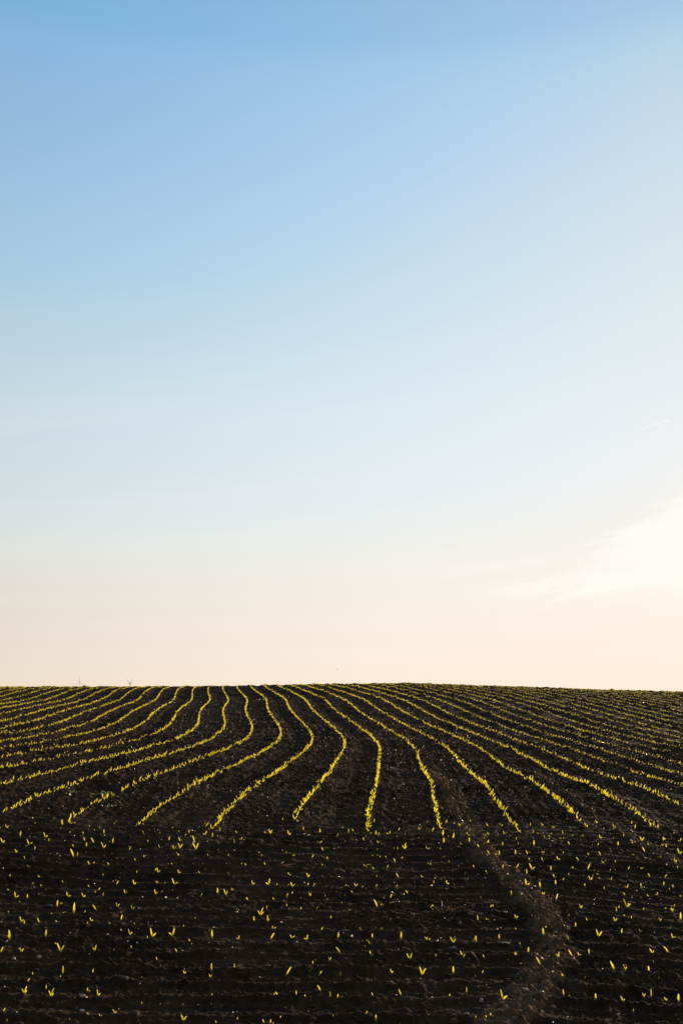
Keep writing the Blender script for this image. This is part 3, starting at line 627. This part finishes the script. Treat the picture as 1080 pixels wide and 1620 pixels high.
# vapour trail high in the sky on the right: a thin streak of ice cloud
def contrail():
    m, nt, out = new_mat('ice_cloud')
    v = N(nt, 'ShaderNodeVolumeScatter'); v.inputs['Color'].default_value = (1, 1, 1, 1); v.inputs['Anisotropy'].default_value = .82; v.inputs['Density'].default_value = .00012
    nt.links.new(v.outputs[0], out.inputs['Volume'])
    D = 14000.; VV, FF = [], []
    for t0, t1, w in ((0, .17, .8), (.36, 1, 1.)):
        pts, r = [], []
        for t in np.linspace(t0, t1, 24):
            px = 958 + 105*t; py = 702 - 39*t - 2*math.sin(t*3.1); dd = D*(1 + .4*(1-t)); a, b = ray(px, py); q = (t-t0)/(t1-t0)
            pts.append((float(a)*dd, dd, CAM_Z + float(b)*dd)); r.append(max(.02, min(1, q*4)*min(1, (1-q)*6))*w*1.2*(.9 + .3*math.sin(q*23))/F*dd)
        V, Fc = tube(pts, r, 10); n0 = len(VV); VV += list(V); FF += [tuple(i+n0 for i in f) for f in Fc]
    o = link('contrail', mesh_from('contrail', VV, FF, [m], True))
    tag(o, 'faint white vapour trail slanting up in the pale sky at right', 'contrail')
contrail()

# ------------------------------------------------------------------ sky, sun, camera
W = bpy.data.worlds.new('World'); scene.world = W; W.use_nodes = True
nt = W.node_tree; L_ = nt.links
bg = nt.nodes['Background']; bg.inputs[1].default_value = .1
sky = N(nt, 'ShaderNodeTexSky', sky_type='NISHITA', sun_disc=False)
sky.sun_elevation = rad(SUN_EL); sky.sun_rotation = rad(SUN_AZ); sky.air_density = 1; sky.dust_density = 0; sky.ozone_density = 1
tc = N(nt, 'ShaderNodeTexCoord'); sx = N(nt, 'ShaderNodeSeparateXYZ'); L_.new(tc.outputs['Generated'], sx.inputs[0])
def math_(op, a, b=None, clamp=False):
    n = N(nt, 'ShaderNodeMath', operation=op, use_clamp=clamp)
    for i, v in enumerate((a, b)):
        if v is None: continue
        if isinstance(v, (int, float)): n.inputs[i].default_value = v
        else: L_.new(v, n.inputs[i])
    return n.outputs[0]
def vec(op, a, b=None, scale=None):
    n = N(nt, 'ShaderNodeVectorMath', operation=op)
    for i, v in enumerate((a, b)):
        if v is None: continue
        if isinstance(v, tuple): n.inputs[i].default_value = v
        else: L_.new(v, n.inputs[i])
    if scale is not None:
        if isinstance(scale, (int, float)): n.inputs['Scale'].default_value = scale
        else: L_.new(scale, n.inputs['Scale'])
    return n
# evening haze: clear-air Nishita re-tinted by height, more milky towards the sun's side than away from it
lift = math_('DIVIDE', sx.outputs['Z'], .8, True)
fr_, nr_ = ramp(nt, SKY_FAR), ramp(nt, SKY_NEAR)  # both ramps end darker overhead, out of view, to deepen shade on the soil
L_.new(lift, fr_.inputs[0]); L_.new(lift, nr_.inputs[0])
uu = math_('DIVIDE', sx.outputs['X'], math_('MAXIMUM', sx.outputs['Y'], .02))
el = math_('DIVIDE', sx.outputs['Z'], math_('MAXIMUM', sx.outputs['Y'], .02))
side = math_('POWER', math_('ADD', math_('MULTIPLY', uu, 1/.69), .5, True), 1.28)
tint = N(nt, 'ShaderNodeMix', data_type='RGBA'); L_.new(side, tint.inputs[0]); L_.new(fr_.outputs[0], tint.inputs[6]); L_.new(nr_.outputs[0], tint.inputs[7])
base = vec('MULTIPLY', sky.outputs[0], tint.outputs[2]).outputs[0]
def sstep(v, lo, hi, a=0., b=1.):
    n = N(nt, 'ShaderNodeMapRange', interpolation_type='SMOOTHSTEP'); n.inputs[1].default_value = lo; n.inputs[2].default_value = hi
    n.inputs[3].default_value = a; n.inputs[4].default_value = b
    L_.new(v, n.inputs[0]); return n.outputs[0]
# unseen sky behind the camera dimmed further, added to deepen shade on the soil
base = vec('SCALE', base, scale=math_('MULTIPLY', sstep(sx.outputs['Y'], -.35, .45, .30, 1.), SKY_SCALE*10)).outputs[0]
sd = (math.sin(rad(SUN_AZ))*math.cos(rad(SUN_EL)), math.cos(rad(SUN_AZ))*math.cos(rad(SUN_EL)), math.sin(rad(SUN_EL)))
nrm = vec('NORMALIZE', tc.outputs['Generated']).outputs[0]
dt = N(nt, 'ShaderNodeVectorMath', operation='DOT_PRODUCT'); L_.new(nrm, dt.inputs[0]); dt.inputs[1].default_value = sd
ang = math_('ARCCOSINE', math_('MINIMUM', dt.outputs['Value'], .999999))
gl = vec('SCALE', (0,0,0), scale=math_('EXPONENT', math_('MULTIPLY', ang, -1/.075))); gl.inputs[0].default_value = (5.5, 4.6, 3.2)
tot = vec('ADD', base, gl.outputs[0]).outputs[0]
# cirrus bank near the sun: streaks in flat-sky coordinates
cv = N(nt, 'ShaderNodeCombineXYZ')
L_.new(math_('ADD', math_('MULTIPLY', uu, 5.), math_('MULTIPLY', el, 7.)), cv.inputs[0])
L_.new(math_('ADD', math_('MULTIPLY', el, 34.), math_('MULTIPLY', uu, -7.)), cv.inputs[1])
n1 = N(nt, 'ShaderNodeTexNoise'); n1.inputs['Scale'].default_value = 1.3; n1.inputs['Detail'].default_value = 7; n1.inputs['Roughness'].default_value = .62; n1.inputs['Distortion'].default_value = .5
L_.new(cv.outputs[0], n1.inputs['Vector'])
n2 = N(nt, 'ShaderNodeTexNoise'); n2.inputs['Scale'].default_value = .45; n2.inputs['Detail'].default_value = 5; n2.inputs['Roughness'].default_value = .6
L_.new(cv.outputs[0], n2.inputs['Vector'])
wob = math_('MULTIPLY', math_('SUBTRACT', n1.outputs['Fac'], .5), .10)
wob2 = math_('MULTIPLY', math_('SUBTRACT', n2.outputs['Fac'], .5), .09)
wv = math_('ADD', wob, wob2)
top = math_('SUBTRACT', math_('ADD', math_('MULTIPLY', uu, .50), .030), el)          # >0 under the slanting upper edge
m1 = sstep(math_('ADD', top, math_('MULTIPLY', wv, .8)), -.004, .016)
m2 = sstep(math_('ADD', math_('SUBTRACT', el, .094), math_('MULTIPLY', wv, .45)), -.010, .014)
m3 = sstep(uu, .10, .22)
mk = math_('MULTIPLY', math_('MULTIPLY', m1, m2), m3)
fib = sstep(n1.outputs['Fac'], .34, .62, .45, 1.)
core = sstep(math_('SUBTRACT', uu, math_('MULTIPLY', math_('ABSOLUTE', math_('SUBTRACT', el, .145)), 1.5)), .15, .30)
mk = math_('MULTIPLY', math_('MULTIPLY', mk, .84), math_('MAXIMUM', fib, math_('MULTIPLY', core, .93)))
cv3 = N(nt, 'ShaderNodeCombineXYZ'); L_.new(math_('MULTIPLY', uu, 4.), cv3.inputs[0]); L_.new(math_('ADD', math_('MULTIPLY', el, 75.), math_('MULTIPLY', uu, -9.)), cv3.inputs[1])
n4 = N(nt, 'ShaderNodeTexNoise'); n4.inputs['Scale'].default_value = 1.; n4.inputs['Detail'].default_value = 5; n4.inputs['Distortion'].default_value = .6; L_.new(cv3.outputs[0], n4.inputs['Vector'])
band = math_('MULTIPLY', sstep(el, .082, .104), sstep(el, .155, .112))
wisp = math_('MULTIPLY', math_('MULTIPLY', sstep(n4.outputs['Fac'], .47, .68), band), sstep(uu, .05, .22, 0., .55))
mk = math_('MAXIMUM', mk, wisp)
mc = N(nt, 'ShaderNodeMix', data_type='RGBA'); L_.new(mk, mc.inputs[0]); L_.new(tot, mc.inputs[6]); mc.inputs[7].default_value = (10.1, 9.9, 9.3, 1)
# thin horizontal veils low in the sky
cv2 = N(nt, 'ShaderNodeCombineXYZ'); L_.new(math_('MULTIPLY', uu, 1.6), cv2.inputs[0]); L_.new(math_('ADD', math_('MULTIPLY', el, 22.), math_('MULTIPLY', uu, -2.)), cv2.inputs[1])
n3 = N(nt, 'ShaderNodeTexNoise'); n3.inputs['Scale'].default_value = 1.; n3.inputs['Detail'].default_value = 6; L_.new(cv2.outputs[0], n3.inputs['Vector'])
ve = math_('MULTIPLY', math_('MULTIPLY', sstep(n3.outputs['Fac'], .42, .75), sstep(el, .5, .1)), .16)
md = N(nt, 'ShaderNodeMix', data_type='RGBA'); L_.new(ve, md.inputs[0]); L_.new(mc.outputs[2], md.inputs[6]); md.inputs[7].default_value = (9.8, 9.2, 8.6, 1)
L_.new(md.outputs[2], bg.inputs[0])

sl = bpy.data.lights.new('sun', 'SUN'); sl.energy = 5.0; sl.angle = rad(.55); sl.color = (1, .83, .60)
so = bpy.data.objects.new('sun', sl); COL.objects.link(so)
from mathutils import Vector
so.rotation_euler = Vector(sd).to_track_quat('Z', 'Y').to_euler(); so.location = (30, 50, 20)

cam = bpy.data.cameras.new('camera'); co = bpy.data.objects.new('camera', cam); COL.objects.link(co); scene.camera = co
cam.sensor_fit = 'VERTICAL'; cam.sensor_height = 36; cam.lens = F / 1620 * 36
cam.clip_start = .05; cam.clip_end = 60000
co.location = (0, 0, CAM_Z); co.rotation_euler = (math.pi/2 + PITCH, 0, 0)
scene.view_settings.view_transform = 'Standard'; scene.view_settings.look = 'None'; scene.view_settings.exposure = 0; scene.view_settings.gamma = 1
scene.render.engine = 'CYCLES'
scene.cycles.max_bounces = 6; scene.cycles.transparent_max_bounces = 12
